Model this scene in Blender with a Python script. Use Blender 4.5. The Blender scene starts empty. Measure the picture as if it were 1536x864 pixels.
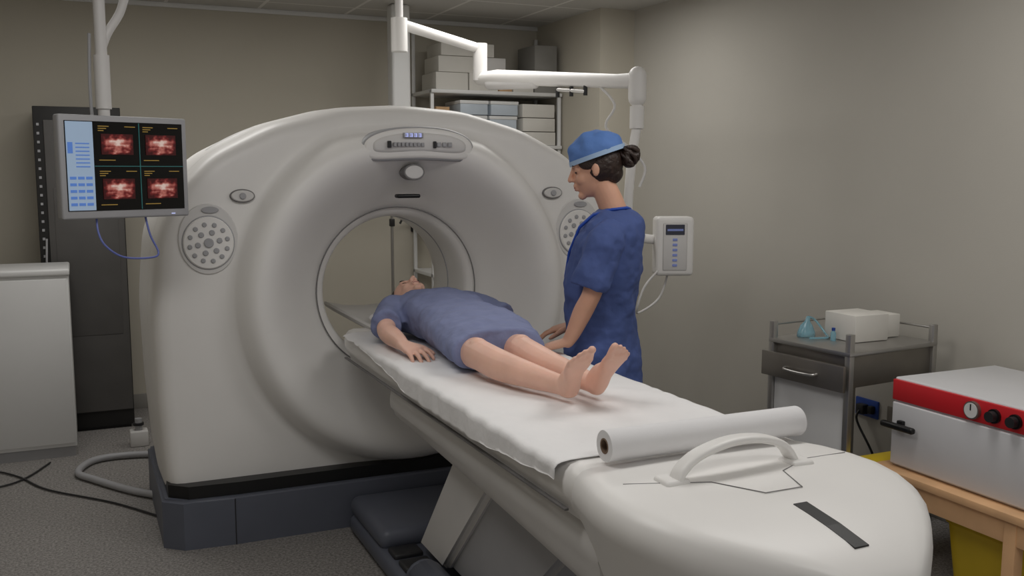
import bpy, bmesh, math, random
from mathutils import Vector, Matrix, noise
random.seed(7)
V=Vector
sc=bpy.context.scene
sc.view_settings.view_transform='Standard'
col=sc.collection

# ---------------------------------------------------------------- materials
def lin(c):
    return tuple(((x/255)/12.92 if x/255<=0.04045 else ((x/255+0.055)/1.055)**2.4) for x in c)+(1,)
def mat(name,rgb,rough=.5,metal=0,var=0.06,vscale=6,bump=0,bscale=60,emit=None,estr=1,coat=0,sss=0,alpha=1,trans=0):
    m=bpy.data.materials.new(name); m.use_nodes=True
    nt=m.node_tree; b=nt.nodes['Principled BSDF']
    c=lin(rgb)
    tc=nt.nodes.new('ShaderNodeTexCoord')
    n=nt.nodes.new('ShaderNodeTexNoise'); n.inputs['Scale'].default_value=vscale; n.inputs['Detail'].default_value=4
    nt.links.new(tc.outputs['Object'],n.inputs['Vector'])
    r=nt.nodes.new('ShaderNodeValToRGB')
    r.color_ramp.elements[0].position=.3; r.color_ramp.elements[1].position=.7
    r.color_ramp.elements[0].color=tuple(x*(1-var) for x in c[:3])+(1,)
    r.color_ramp.elements[1].color=tuple(min(1,x*(1+var)) for x in c[:3])+(1,)
    nt.links.new(n.outputs['Fac'],r.inputs['Fac'])
    nt.links.new(r.outputs['Color'],b.inputs['Base Color'])
    b.inputs['Roughness'].default_value=rough; b.inputs['Metallic'].default_value=metal
    if coat: b.inputs['Coat Weight'].default_value=coat
    if sss:
        b.inputs['Subsurface Weight'].default_value=sss; b.inputs['Subsurface Radius'].default_value=(.02,.008,.004); b.inputs['Subsurface Scale'].default_value=.5
    if trans: b.inputs['Transmission Weight'].default_value=trans
    if alpha<1: b.inputs['Alpha'].default_value=alpha
    if bump:
        n2=nt.nodes.new('ShaderNodeTexNoise'); n2.inputs['Scale'].default_value=bscale; n2.inputs['Detail'].default_value=5
        nt.links.new(tc.outputs['Object'],n2.inputs['Vector'])
        bp=nt.nodes.new('ShaderNodeBump'); bp.inputs['Strength'].default_value=bump; bp.inputs['Distance'].default_value=.01
        nt.links.new(n2.outputs['Fac'],bp.inputs['Height']); nt.links.new(bp.outputs['Normal'],b.inputs['Normal'])
    if emit:
        b.inputs['Emission Color'].default_value=lin(emit); b.inputs['Emission Strength'].default_value=estr
    return m
M={}
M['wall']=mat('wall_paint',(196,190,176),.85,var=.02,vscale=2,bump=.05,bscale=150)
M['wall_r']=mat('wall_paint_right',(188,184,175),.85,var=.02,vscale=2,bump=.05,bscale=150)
M['trim']=mat('trim_paint',(150,147,141),.6)
M['plastic']=mat('white_plastic',(236,234,231),.42,var=.01)
M['plastic2']=mat('offwhite_plastic',(216,214,212),.45,var=.02)
M['grey']=mat('grey_plastic',(168,168,171),.45,var=.03)
M['seam']=mat('seam_grey',(120,118,118),.6)
M['base']=mat('slate_base_plastic',(92,96,108),.45,var=.04)
M['dark']=mat('dark_plastic',(38,38,40),.45)
M['black']=mat('black_plastic',(14,14,15),.4)
M['rack']=mat('rack_black_metal',(30,29,28),.6,var=.1)
M['rackg']=mat('rack_grey_metal',(88,86,84),.5,var=.08)
M['steel']=mat('brushed_steel',(178,176,173),.33,metal=.85,var=.06)
M['steeld']=mat('dark_steel',(140,135,128),.35,metal=.7,var=.08)
M['cab']=mat('cabinet_enamel',(224,224,223),.4,var=.01)
M['sheet']=mat('paper_sheet',(236,235,235),.8,var=.01,bump=.3,bscale=22)
M['paper']=mat('paper_roll_white',(230,229,230),.8,var=.015)
M['card']=mat('cardboard_core',(120,98,80),.8)
M['skin']=mat('skin_patient',(232,186,166),.5,var=.05,vscale=14,bump=.06,bscale=120,sss=.12)
M['skinn']=mat('skin_nurse',(216,166,140),.5,var=.05,vscale=14,bump=.05,bscale=120,sss=.12)
M['gown']=mat('gown_blue_cotton',(124,132,168),.85,var=.08,vscale=12,bump=.15,bscale=90)
M['scrub']=mat('scrub_blue_cotton',(70,88,142),.85,var=.08,vscale=10,bump=.15,bscale=90)
M['cap']=mat('cap_blue_fabric',(88,126,190),.8,var=.06,bump=.2,bscale=60)
M['capband']=mat('cap_band_light',(160,186,216),.8)
M['lan']=mat('lanyard_blue',(26,72,170),.6)
M['hair']=mat('hair_dark_brown',(48,34,28),.45,var=.35,vscale=40,bump=.7,bscale=70)
M['lip']=mat('lips_rose',(176,100,92),.45)
M['eyed']=mat('eye_iris_brown',(30,20,15),.2)
M['wood']=mat('beech_wood',(226,180,134),.5,var=.12,vscale=5,bump=.05)
M['red']=mat('red_enamel',(206,36,44),.4,var=.02)
M['inc']=mat('incubator_grey_enamel',(214,214,216),.4,var=.015)
M['yellow']=mat('yellow_plastic',(214,184,40),.5)
M['blue']=mat('blue_socket_plastic',(36,70,150),.4)
M['bluew']=mat('blue_wire',(100,112,180),.4)
M['clear']=mat('clear_blue_plastic',(160,212,228),.15,trans=.5,alpha=.8)
M['bin']=mat('frosted_bin_plastic',(196,206,216),.35,var=.06)
M['boxw']=mat('white_carton',(216,213,206),.75,var=.04)
M['boxt']=mat('tan_carton',(196,160,120),.75,var=.06)
M['boxg']=mat('grey_file_box',(140,138,133),.7,var=.06)
M['label']=mat('label_lcd',(120,132,180),.3,emit=(120,135,200),estr=.15)
M['lcd']=mat('lcd_dark',(60,62,76),.25)
M['digits']=mat('lcd_digit_glow',(200,205,240),.3,emit=(190,200,255),estr=.5)
M['screen']=mat('screen_black',(8,8,9),.2)
M['ui']=mat('screen_ui_paleblue',(150,170,195),.3,emit=(176,200,225),estr=.25,var=.02)
M['uib']=mat('screen_ui_blue',(90,130,200),.3,emit=(90,130,210),estr=.3)
M['uitext']=mat('screen_text',(150,120,60),.3,emit=(180,150,70),estr=.2)
M['uicy']=mat('screen_line_cyan',(60,120,120),.3,emit=(60,120,120),estr=.15)
M['lightp']=mat('ceiling_light_diffuser',(240,240,236),.5,emit=(255,252,245),estr=.5)

def node_floor():
    m=mat('floor_speckled_vinyl',(132,128,124),.7)
    nt=m.node_tree; b=nt.nodes['Principled BSDF']
    tc=nt.nodes.new('ShaderNodeTexCoord'); n=nt.nodes.new('ShaderNodeTexNoise')
    n.inputs['Scale'].default_value=90; n.inputs['Detail'].default_value=6; n.inputs['Roughness'].default_value=.8
    r=nt.nodes.new('ShaderNodeValToRGB'); r.color_ramp.elements[0].position=.38; r.color_ramp.elements[1].position=.62
    r.color_ramp.elements[0].color=lin((96,93,91)); r.color_ramp.elements[1].color=lin((170,166,162))
    nt.links.new(tc.outputs['Object'],n.inputs['Vector']); nt.links.new(n.outputs['Fac'],r.inputs['Fac']); nt.links.new(r.outputs['Color'],b.inputs['Base Color'])
    return m
M['floor']=node_floor()
def node_ceil():
    m=mat('ceiling_tiles',(205,203,198),.85)
    nt=m.node_tree; b=nt.nodes['Principled BSDF']
    tc=nt.nodes.new('ShaderNodeTexCoord'); n=nt.nodes.new('ShaderNodeTexBrick')
    n.offset=0; n.inputs['Scale'].default_value=1; n.inputs['Brick Width'].default_value=.6; n.inputs['Row Height'].default_value=.6
    n.inputs['Mortar Size'].default_value=.012
    n.inputs['Color1'].default_value=lin((205,203,198)); n.inputs['Color2'].default_value=lin((200,198,193)); n.inputs['Mortar'].default_value=lin((234,232,228))
    nt.links.new(tc.outputs['Object'],n.inputs['Vector']); nt.links.new(n.outputs['Color'],b.inputs['Base Color'])
    return m
M['ceil']=node_ceil()
def node_scan():
    m=mat('screen_scan_image',(20,8,8),.3)
    nt=m.node_tree; b=nt.nodes['Principled BSDF']
    tc=nt.nodes.new('ShaderNodeTexCoord')
    mp=nt.nodes.new('ShaderNodeMapping'); mp.inputs['Location'].default_value=(-.5,0,-.5); mp.inputs['Scale'].default_value=(1,0,1)
    nt.links.new(tc.outputs['Generated'],mp.inputs['Vector'])
    n=nt.nodes.new('ShaderNodeTexNoise'); n.inputs['Scale'].default_value=4
    nt.links.new(tc.outputs['Generated'],n.inputs['Vector'])
    g=nt.nodes.new('ShaderNodeVectorMath'); g.operation='LENGTH'; nt.links.new(mp.outputs['Vector'],g.inputs[0])
    a=nt.nodes.new('ShaderNodeMath'); a.operation='SUBTRACT'; nt.links.new(n.outputs['Fac'],a.inputs[0]); nt.links.new(g.outputs['Value'],a.inputs[1])
    r=nt.nodes.new('ShaderNodeValToRGB'); e=r.color_ramp.elements
    e[0].position=0.0; e[0].color=lin((60,16,18)); e[1].position=.46; e[1].color=lin((225,200,190))
    x=e.new(.12); x.color=lin((116,38,38)); x=e.new(.28); x.color=lin((184,110,100))
    nt.links.new(a.outputs[0],r.inputs['Fac']); nt.links.new(r.outputs['Color'],b.inputs['Base Color']); nt.links.new(r.outputs['Color'],b.inputs['Emission Color'])
    b.inputs['Emission Strength'].default_value=.3
    return m
M['scan']=node_scan()

# ---------------------------------------------------------------- helpers
def root(name,loc=(0,0,0),rz=0):
    e=bpy.data.objects.new(name,None); col.objects.link(e); e.location=loc; e.rotation_euler=(0,0,rz); e.empty_display_size=.1
    return e
def mk(name,bm,m,parent=None,smooth=True,angle=None,recalc=True):
    if recalc: bmesh.ops.recalc_face_normals(bm,faces=bm.faces[:])
    me=bpy.data.meshes.new(name); bm.to_mesh(me); bm.free()
    o=bpy.data.objects.new(name,me); col.objects.link(o)
    me.materials.append(m)
    if smooth:
        for p in me.polygons: p.use_smooth=True
        if angle: me.set_sharp_from_angle(angle=math.radians(angle))
    if parent: o.parent=parent
    return o
def box(bm,lo,hi,bev=0,seg=3,M_=None):
    r=bmesh.ops.create_cube(bm,size=1)
    vs=r['verts']
    lo=V(lo);hi=V(hi);c=(lo+hi)/2;d=hi-lo
    for v in vs: v.co=V((v.co.x*d.x,v.co.y*d.y,v.co.z*d.z))+c
    if bev:
        es=list({e for v in vs for e in v.link_edges})
        g=bmesh.ops.bevel(bm,geom=es,offset=bev,segments=seg,profile=.5,affect='EDGES')
        vs=list({v for f in g['faces'] for v in f.verts}|{v for v in vs if v.is_valid})
    if M_:
        for v in vs: v.co=M_@v.co
    return vs
def obox(name,lo,hi,m,parent=None,bev=.004,seg=2,M_=None):
    bm=bmesh.new(); box(bm,lo,hi,bev,seg,M_); return mk(name,bm,m,parent,True,40)
def ell(bm,c,r,R=None,u=20,v=12):
    g=bmesh.ops.create_uvsphere(bm,u_segments=u,v_segments=v,radius=1)
    for x in g['verts']:
        p=V((x.co.x*r[0],x.co.y*r[1],x.co.z*r[2]))
        if R: p=R@p
        x.co=p+V(c)
    return g['verts']
def cat(pts,k):
    P=[V(p) for p in pts]; out=[]
    for i in range(len(P)-1):
        p0=P[max(i-1,0)];p1=P[i];p2=P[i+1];p3=P[min(i+2,len(P)-1)]
        for j in range(k):
            t=j/k
            out.append(.5*((2*p1)+(p2-p0)*t+(2*p0-5*p1+4*p2-p3)*t*t+(3*p1-p0-3*p2+p3)*t**3))
    out.append(P[-1]); return out
def sweep(bm,pts,rad,seg=14,k=0,round_=False,closed=False):
    P=[V(p) for p in pts]
    if not hasattr(rad,'__len__'): rad=[rad]*len(P)
    if k:
        rr=cat([(r,0,0) for r in rad],k); P=cat(P,k); rad=[r.x for r in rr]
    n=len(P); rings=[]; up=None
    for i in range(n):
        if closed: t=(P[(i+1)%n]-P[i-1]).normalized()
        else: t=(P[min(i+1,n-1)]-P[max(i-1,0)]).normalized()
        if up is None:
            a=V((0,0,1)) if abs(t.z)<.9 else V((1,0,0))
            up=(a-t*a.dot(t)).normalized()
        else:
            up=(up-t*up.dot(t)); up.normalize()
        s=t.cross(up)
        rings.append([bm.verts.new(P[i]+(up*math.cos(2*math.pi*j/seg)+s*math.sin(2*math.pi*j/seg))*rad[i]) for j in range(seg)])
    m=n if closed else n-1
    for i in range(m):
        a=rings[i];b=rings[(i+1)%n]
        for j in range(seg): bm.faces.new((a[j],a[(j+1)%seg],b[(j+1)%seg],b[j]))
    if not closed:
        bm.faces.new(rings[0][::-1]); bm.faces.new(rings[-1])
        if round_:
            ell(bm,P[0],(rad[0],)*3,u=12,v=8); ell(bm,P[-1],(rad[-1],)*3,u=12,v=8)
def pipe(name,pts,r,m,parent=None,k=0,seg=14,round_=False,closed=False):
    bm=bmesh.new(); sweep(bm,pts,r,seg,k,round_,closed); return mk(name,bm,m,parent,True,50)
def loft(bm,secs,seg=32,power=2.0,cap=True):
    rings=[]
    for c,A,ra,B,rb in secs:
        ring=[]
        for j in range(seg):
            a=2*math.pi*j/seg; ca,sa=math.cos(a),math.sin(a)
            x=math.copysign(abs(ca)**(2/power),ca); y=math.copysign(abs(sa)**(2/power),sa)
            ring.append(bm.verts.new(V(c)+V(A)*x*ra+V(B)*y*rb))
        rings.append(ring)
    for i in range(len(rings)-1):
        a=rings[i];b=rings[i+1]
        for j in range(seg): bm.faces.new((a[j],a[(j+1)%seg],b[(j+1)%seg],b[j]))
    if cap: bm.faces.new(rings[0][::-1]); bm.faces.new(rings[-1])
def organic(name,bm,m,parent,voxel=.005,it=4,fac=.5,disp=0,dscale=.1,mid=.5):
    o=mk(name,bm,m,parent)
    r=o.modifiers.new('remesh','REMESH'); r.mode='VOXEL'; r.voxel_size=voxel; r.use_smooth_shade=True
    s=o.modifiers.new('smooth','SMOOTH'); s.factor=fac; s.iterations=it
    if disp:
        t=bpy.data.textures.new(name+'_folds','CLOUDS'); t.noise_scale=dscale; t.noise_depth=2
        d=o.modifiers.new('folds','DISPLACE'); d.texture=t; d.strength=disp; d.mid_level=mid; d.texture_coords='LOCAL'
    return o

# ---------------------------------------------------------------- room
CH=2.7
XL,XR,YB,YF=-1.9,3.58,6.9,-1.2
obox('floor',(XL-.1,YF,-.1),(XR+.1,YB+.1,0),M['floor'],bev=0)
obox('ceiling',(XL-.1,YF,CH),(XR+.1,YB+.1,CH+.1),M['ceil'],bev=0)
obox('wall_back',(XL-.1,YB,0),(XR+.1,YB+.1,CH),M['wall'],bev=0)
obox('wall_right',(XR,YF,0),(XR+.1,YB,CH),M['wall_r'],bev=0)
obox('wall_left',(XL-.1,YF,0),(XL,YB,CH),M['wall'],bev=0)
obox('wall_pilaster',(3.31,5.9,0),(XR,YB,CH),M['wall'],bev=0)
obox('baseboard_back',(XL,YB-.015,0),(3.31,YB,.1),M['trim'],bev=.003)
obox('baseboard_right',(XR-.015,YF,0),(XR,5.9,.1),M['trim'],bev=.003)
obox('trim_ceiling',(XL,YB-.02,CH-.03),(3.31,YB,CH),M['cab'],bev=.003)
for i,(x,y) in enumerate([(2.4,5.1),(.2,5.1),(2.4,2.4),(.2,2.4),(1.3,.2)]):
    r=root('ceiling_light_panel',(x,y,CH))
    obox('frame',(-.62,-.32,-.025),(.62,.32,0),M['cab'],r,.004)
    obox('diffuser',(-.58,-.28,-.03),(.58,.28,-.02),M['lightp'],r,.002)
    L=bpy.data.lights.new('panel_light','AREA'); L.shape='RECTANGLE'; L.size=1.1; L.size_y=.5; L.energy=12.5; L.color=(1,.98,.955)
    o=bpy.data.objects.new('panel_light',L); col.objects.link(o); o.location=(0,0,-.04); o.parent=r
w=bpy.data.worlds.new('w'); sc.world=w; w.use_nodes=True
w.node_tree.nodes['Background'].inputs[0].default_value=(1,.98,.96,1); w.node_tree.nodes['Background'].inputs[1].default_value=.30

# ---------------------------------------------------------------- CT scanner gantry
XC,ZC=1.38,1.04
ct=root('ct_scanner',(XC,4.6,0))
def S(x,y,z): return V((x-XC,y-4.6,z))
half=[(0,1.90),(.3,1.88),(.60,1.80),(.86,1.67),(1.02,1.50),(1.09,1.32),(1.12,1.0),(1.11,.6),(1.09,.3),(1.06,.1),(0,.1)]
poly=[(x,z-ZC) for x,z in half]+[(-x,z-ZC) for x,z in half[-2:0:-1]]
N=256
Rr=[]
for i in range(N):
    a=2*math.pi*i/N; d=(math.sin(a),math.cos(a)); best=None
    for k in range(len(poly)):
        p=poly[k];q=poly[(k+1)%len(poly)]
        ex,ez=q[0]-p[0],q[1]-p[1]; den=d[0]*ez-d[1]*ex
        if abs(den)<1e-9: continue
        t=(p[0]*ez-p[1]*ex)/den; s=(p[0]*d[1]-p[1]*d[0])/den
        if t>0 and -1e-6<=s<=1+1e-6: best=t if best is None else max(best,t)
    Rr.append(best)
for _ in range(6): Rr=[(Rr[i-1]+Rr[i]*2+Rr[(i+1)%N])/4 for i in range(N)]
prof_in=[(.345,4.80),(.345,4.62),(.345,4.50),(.350,4.45),(.362,4.42),(.385,4.405),(.40,4.395),(.405,4.385),(.43,4.36),(.48,4.30),(.53,4.235),(.58,4.175),(.62,4.135),(.655,4.112),(.69,4.105),(.72,4.115),(.745,4.14),(.765,4.175),(.778,4.21),(.79,4.228),(.82,4.236)]
bm=bmesh.new(); rings=[]
for i in range(N):
    a=2*math.pi*i/N; R=Rr[i]; pr=[]
    k=min(1,(R-.09-.58)/(.82-.58))
    for r,y in prof_in: pr.append((r if r<.58 else .58+(r-.58)*k,y))
    r0=pr[-1][0]
    for f in (.33,.66): pr.append((r0+(R-.08-r0)*f,4.237))
    pr+=[(R-.08,4.238),(R-.045,4.246),(R-.02,4.266),(R-.006,4.30),(R,4.345),(R+.004,4.40),(R+.004,4.402),(R-.002,4.405),(R-.002,4.41),(R+.004,4.413),(R+.012,4.7),(R+.004,5.0),(R-.03,5.10),(R-.08,5.14)]
    rb=min(.75,R-.12)
    pr+=[(rb,5.14),(.6,5.10),(.5,5.02),(.4,4.93),(.35,4.87)]
    rings.append([bm.verts.new(S(XC+math.sin(a)*r,y,ZC+math.cos(a)*r)) for r,y in pr])
for i in range(N):
    A=rings[i];B=rings[(i+1)%N];n=len(A)
    for j in range(n): bm.faces.new((A[j],B[j],B[(j+1)%n],A[(j+1)%n]))
mk('gantry_cover',bm,M['plastic'],ct,True,55)
bm=bmesh.new(); sweep(bm,[S(XC+math.sin(a)*.392,4.393,ZC+math.cos(a)*.392) for a in [2*math.pi*i/96 for i in range(96)]],.003,8,closed=True)
mk('bore_seam_ring',bm,M['seam'],ct)
bm=bmesh.new(); sweep(bm,[S(XC+math.sin(a)*.346,4.64,ZC+math.cos(a)*.346) for a in [2*math.pi*i/96 for i in range(96)]],.005,8,closed=True)
mk('laser_window_ring',bm,M['grey'],ct)
bm=bmesh.new()
def prism(bm,pts,z0,z1,off=None):
    a=[bm.verts.new(V((x,y,z0))) for x,y in pts]; b=[bm.verts.new(V((x,y,z1))) for x,y in (off or pts)]
    n=len(pts)
    for i in range(n): bm.faces.new((a[i],a[(i+1)%n],b[(i+1)%n],b[i]))
    bm.faces.new(a[::-1]); bm.faces.new(b)
b0=[(-1.11,-.37),(-1.03,-.44),(-.82,-.455),(.82,-.455),(1.03,-.44),(1.11,-.37),(1.11,.5),(1.03,.55),(-1.03,.55),(-1.11,.5)]
prism(bm,b0,0,.215)
bmesh.ops.bevel(bm,geom=[e for e in bm.edges if abs(e.verts[0].co.z-.215)<1e-4 and abs(e.verts[1].co.z-.215)<1e-4],offset=.012,segments=3,affect='EDGES')
mk('base_plinth',bm,M['base'],ct,True,35)
bm=bmesh.new(); prism(bm,[(x*.975,y*.96) for x,y in b0],.215,.27); mk('plinth_gap',bm,M['black'],ct,False)
for x in (-.82,.82): obox('plinth_seam',(x-.002,-.458,.0),(x+.002,-.45,.205),M['dark'],ct,0)
def disc(name,c,rx,rz,y0,y1,m,par,bev=.004,seg=40):
    bm=bmesh.new(); cx,cz=c
    secs=[(rx,y1),(rx,y0+bev),(rx-bev,y0)]
    rr=[]
    for r,y in secs:
        k=r-rx
        rr.append([bm.verts.new(S(cx+math.cos(2*math.pi*j/seg)*(rx+k),y,cz+math.sin(2*math.pi*j/seg)*(rz+k))) for j in range(seg)])
    for i in range(2):
        for j in range(seg): bm.faces.new((rr[i][j],rr[i][(j+1)%seg],rr[i+1][(j+1)%seg],rr[i+1][j]))
    bm.faces.new(rr[-1]); bm.faces.new(rr[0][::-1])
    return mk(name,bm,m,par,True,40)
for sgn in (-1,1):
    kx=XC+sgn*.88; kz=1.30
    disc('keypad_bezel',(kx,kz+.015),.122,.150,4.230,4.26,M['plastic2'],ct,.004)
    disc('keypad_recess',(kx,kz),.108,.115,4.226,4.26,M['grey'],ct,.003)
    disc('keypad_face',(kx,kz),.103,.110,4.220,4.26,M['plastic'],ct,.004)
    disc('keypad_hub',(kx,kz),.02,.02,4.212,4.25,M['grey'],ct,.003)
    disc('keypad_lcd',(kx+.01,kz+.138),.035,.014,4.222,4.25,M['grey'],ct,.002)
    for ring,nb,br in ((.045,6,.012),(.078,12,.010)):
        for q in range(nb):
            a=2*math.pi*q/nb+.2
            disc('keypad_button',(kx+math.cos(a)*ring,kz+math.sin(a)*ring),br,br,4.214,4.25,M['grey'],ct,.003,16)
    disc('intercom_bezel',(XC+sgn*.735,1.495),.052,.029,4.222,4.27,M['seam'],ct,.003)
    disc('intercom_pad',(XC+sgn*.735,1.495),.047,.024,4.216,4.27,M['plastic2'],ct,.004)
    disc('intercom_button',(XC+sgn*.735,1.495),.014,.014,4.208,4.25,M['grey'],ct,.003)
bm=bmesh.new()
def goggle(bm,hw,hh,y0,y1,drop,zc,seg=48,p=3.2):
    rr=[]
    for (k,y) in ((0,y1),(0,y0+.012),(-.006,y0+.004),(-.016,y0)):
        ring=[]
        for j in range(seg):
            a=2*math.pi*j/seg; ca,sa=math.cos(a),math.sin(a)
            x=math.copysign(abs(ca)**(2/p),ca)*(hw+k); z=math.copysign(abs(sa)**(2/p),sa)*(hh+k)
            ring.append(bm.verts.new(S(XC+.02+x,y+ .35*x*x,zc+z-drop*(x/hw)**2)))
        rr.append(ring)
    for i in range(3):
        for j in range(seg): bm.faces.new((rr[i][j],rr[i][(j+1)%seg],rr[i+1][(j+1)%seg],rr[i+1][j]))
    bm.faces.new(rr[-1]); bm.faces.new(rr[0][::-1])
goggle(bm,.262,.074,4.094,4.22,.030,1.722); mk('display_surround',bm,M['grey'],ct,True,40)
bm=bmesh.new(); goggle(bm,.255,.067,4.088,4.22,.030,1.723); mk('display_bezel',bm,M['plastic'],ct,True,40)
bm=bmesh.new(); goggle(bm,.220,.043,4.082,4.15,.022,1.727); mk('display_panel',bm,M['plastic2'],ct,True,40)
DX=XC+.02
bm=bmesh.new(); box(bm,S(DX-.085,4.074,1.745),S(DX+.005,4.09,1.766),.002); mk('display_window',bm,M['grey'],ct,False)
bm=bmesh.new()
for q in range(4):
    x=DX-.078+q*.02
    box(bm,S(x,4.071,1.748),S(x+.012,4.078,1.7505)); box(bm,S(x,4.071,1.755),S(x+.012,4.078,1.757)); box(bm,S(x,4.071,1.761),S(x+.012,4.078,1.7635)); box(bm,S(x+.01,4.071,1.748),S(x+.012,4.078,1.7635))
mk('display_digits',bm,M['digits'],ct,False)
bm=bmesh.new()
for q in range(8): box(bm,S(DX-.13+q*.018,4.073,1.706),S(DX-.117+q*.018,4.095,1.724),.002,1)
for q in range(3): box(bm,S(DX+.07+q*.026,4.076,1.706),S(DX+.088+q*.026,4.1,1.726),.002,1)
mk('display_icons',bm,M['grey'],ct,False)
bm=bmesh.new()
for x in (-.155,.052): box(bm,S(DX+x,4.073,1.7),S(DX+x+.014,4.1,1.73),.002,1)
mk('display_marks',bm,M['dark'],ct,False)
disc('badge_rim',(XC,1.595),.049,.036,4.131,4.2,M['seam'],ct,.002)
disc('badge_oval',(XC,1.595),.046,.033,4.129,4.2,M['plastic2'],ct,.006)
bm=bmesh.new(); box(bm,S(XC-.055,4.205,1.478),S(XC+.055,4.26,1.496),.008,3); mk('vent_slot',bm,M['black'],ct,True,40)
for sgn in (-1,1):
    bm=bmesh.new(); ell(bm,S(XC+sgn*.72,4.62,1.745),(.13,.06,.014),Matrix.Rotation(sgn*.46,3,'Y'),28,14)
    mk('top_grip_cover',bm,M['plastic2'],ct)

# ---------------------------------------------------------------- patient table
pt=root('patient_table',(XC,2.9,0))
def T(x,y,z): return V((x,y-2.9,z))
def section_loft(bm,rows,cap=True):
    rings=[]
    for y,h in rows:
        full=h+[(-x,z) for x,z in h[-2:0:-1]]
        rings.append([bm.verts.new(T(x,y,z)) for x,z in full])
    n=len(rings[0])
    for i in range(len(rings)-1):
        for j in range(n): bm.faces.new((rings[i][j],rings[i][(j+1)%n],rings[i+1][(j+1)%n],rings[i+1][j]))
    if cap: bm.faces.new(rings[0]); bm.faces.new(rings[-1][::-1])
def hs(w,zt,zb,dome=0,tp=1.0):
    return [(0,zt+dome),(w*.35,zt+dome*.8),(w*.7,zt+dome*.35),(w*.86,zt),(w*.93,zt-.006),(w*.975,zt-.02),(w,zt-.045),(w,zt-.07),(w*.985,zt-.085),(w*.975*(.5+.5*tp),(zt-.085+zb+.045)/2),(w*.96*tp,zb+.045),(w*.93*tp,zb+.018),(w*.88*tp,zb+.003),(w*.7*tp,zb),(0,zb)]
bm=bmesh.new()
section_loft(bm,[(4.27,hs(.27,.88,.77)),(4.22,hs(.31,.895,.765)),(4.1,hs(.335,.9,.76)),(3.6,hs(.34,.9,.757)),(2.6,hs(.34,.9,.755)),(1.85,hs(.342,.9,.755))])
mk('table_cover',bm,M['plastic'],pt,True,60)
bm=bmesh.new()
rows=[]
for y,w,zt,zb,dm in ((1.975,.338,.885,.66,.0),(1.955,.345,.900,.64,.003),(1.88,.365,.905,.60,.006),(1.80,.382,.906,.58,.008),(1.72,.388,.905,.56,.008),(1.64,.376,.901,.55,.008),(1.57,.350,.895,.55,.008),(1.51,.312,.888,.55,.008),(1.455,.264,.880,.56,.008),(1.40,.208,.869,.57,.008),(1.355,.154,.856,.59,.007),(1.32,.105,.839,.61,.006),(1.295,.06,.815,.64,.004),(1.285,.02,.78,.68,.002)):
    rows.append((y,hs(w,zt,zb,dm,.84)))
section_loft(bm,rows); mk('foot_end_cover',bm,M['plastic'],pt,True,60)
def slab(bm,pts,x0,x1):
    a=[bm.verts.new(T(x0,y,z)) for y,z in pts]; b=[bm.verts.new(T(x1,y,z)) for y,z in pts]; n=len(pts)
    for i in range(n): bm.faces.new((a[i],a[(i+1)%n],b[(i+1)%n],b[i]))
    bm.faces.new(a[::-1]); bm.faces.new(b)
bm=bmesh.new(); slab(bm,[(1.555,.86),(1.555,.9025),(1.455,.8890),(1.375,.8725),(1.375,.84)],-.030,.006); mk('release_slot',bm,M['black'],pt,False)
bm=bmesh.new(); sweep(bm,[T(-.30,1.80,.9075),T(-.12,1.72,.9125),T(-.05,1.62,.909),T(.05,1.62,.909),T(.08,1.72,.913),T(.20,1.78,.9105),T(.33,1.79,.9065)],.0012,6)
mk('foot_cover_seam',bm,M['seam'],pt)
bm=bmesh.new()
def cr(y,w=.21,z=.9): return (y,[(0,z-.012),(w*.5,z-.005),(w*.9,z+.012),(w,z+.02),(w+.008,z+.012),(w,z-.005),(w*.8,z-.035),(w*.4,z-.05),(0,z-.052)])
section_loft(bm,[cr(5.0),cr(4.6),cr(4.0),cr(3.6)]); mk('cradle',bm,M['plastic2'],pt,True,60)
for sgn in (-1,1):
    obox('side_rail',T(sgn*.336-.006,2.0,.785),T(sgn*.336+.006,4.1,.792),M['seam'],pt,.002)
bm=bmesh.new()
section_loft(bm,[(3.72,hs(.25,.75,.66)),(3.6,hs(.29,.757,.625)),(2.6,hs(.30,.757,.60)),(1.9,hs(.305,.757,.57))])
mk('lower_carriage',bm,M['plastic2'],pt,True,60)
bm=bmesh.new(); section_loft(bm,[(3.6,hs(.2,.66,.58)),(1.9,hs(.22,.62,.53))]); mk('carriage_underside',bm,M['dark'],pt,True,60)
bm=bmesh.new(); slab(bm,[(3.55,.12),(3.25,.12),(2.75,.62),(3.1,.64)],-.2,.2)
bmesh.ops.bevel(bm,geom=bm.edges[:],offset=.02,segments=3,affect='EDGES'); mk('lift_leg_cover',bm,M['plastic2'],pt,True,40)
bm=bmesh.new(); slab(bm,[(3.35,.12),(2.75,.12),(2.25,.58),(2.85,.6)],-.17,.17)
bmesh.ops.bevel(bm,geom=bm.edges[:],offset=.02,segments=3,affect='EDGES'); mk('lift_leg_inner',bm,M['grey'],pt,True,40)
bm=bmesh.new(); box(bm,T(-.34,2.3,0),T(.34,4.1,.085),.035,4); mk('table_base',bm,M['base'],pt,True,40)
bm=bmesh.new(); box(bm,T(-.33,3.62,.07),T(.33,4.12,.16),.04,4); mk('table_base_step',bm,M['base'],pt,True,40)
for i in range(2):
    obox('foot_pedal',T(-.31,3.50-i*.14,.08),T(-.19,3.60-i*.14,.105),M['dark'],pt,.01,3)
bm=bmesh.new(); sweep(bm,[T(-.27,3.25,.10),T(-.27,2.6,.10)],[.075,.075],20,round_=True); mk('base_side_fairing',bm,M['base'],pt)
bm=bmesh.new()
hp=[(-.19,1.76,.905),(-.175,1.76,.935),(-.13,1.76,.966),(-.04,1.765,.985),(.05,1.77,.98),(.12,1.775,.955),(.16,1.78,.905)]
P=cat([T(*p) for p in hp],6)
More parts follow.
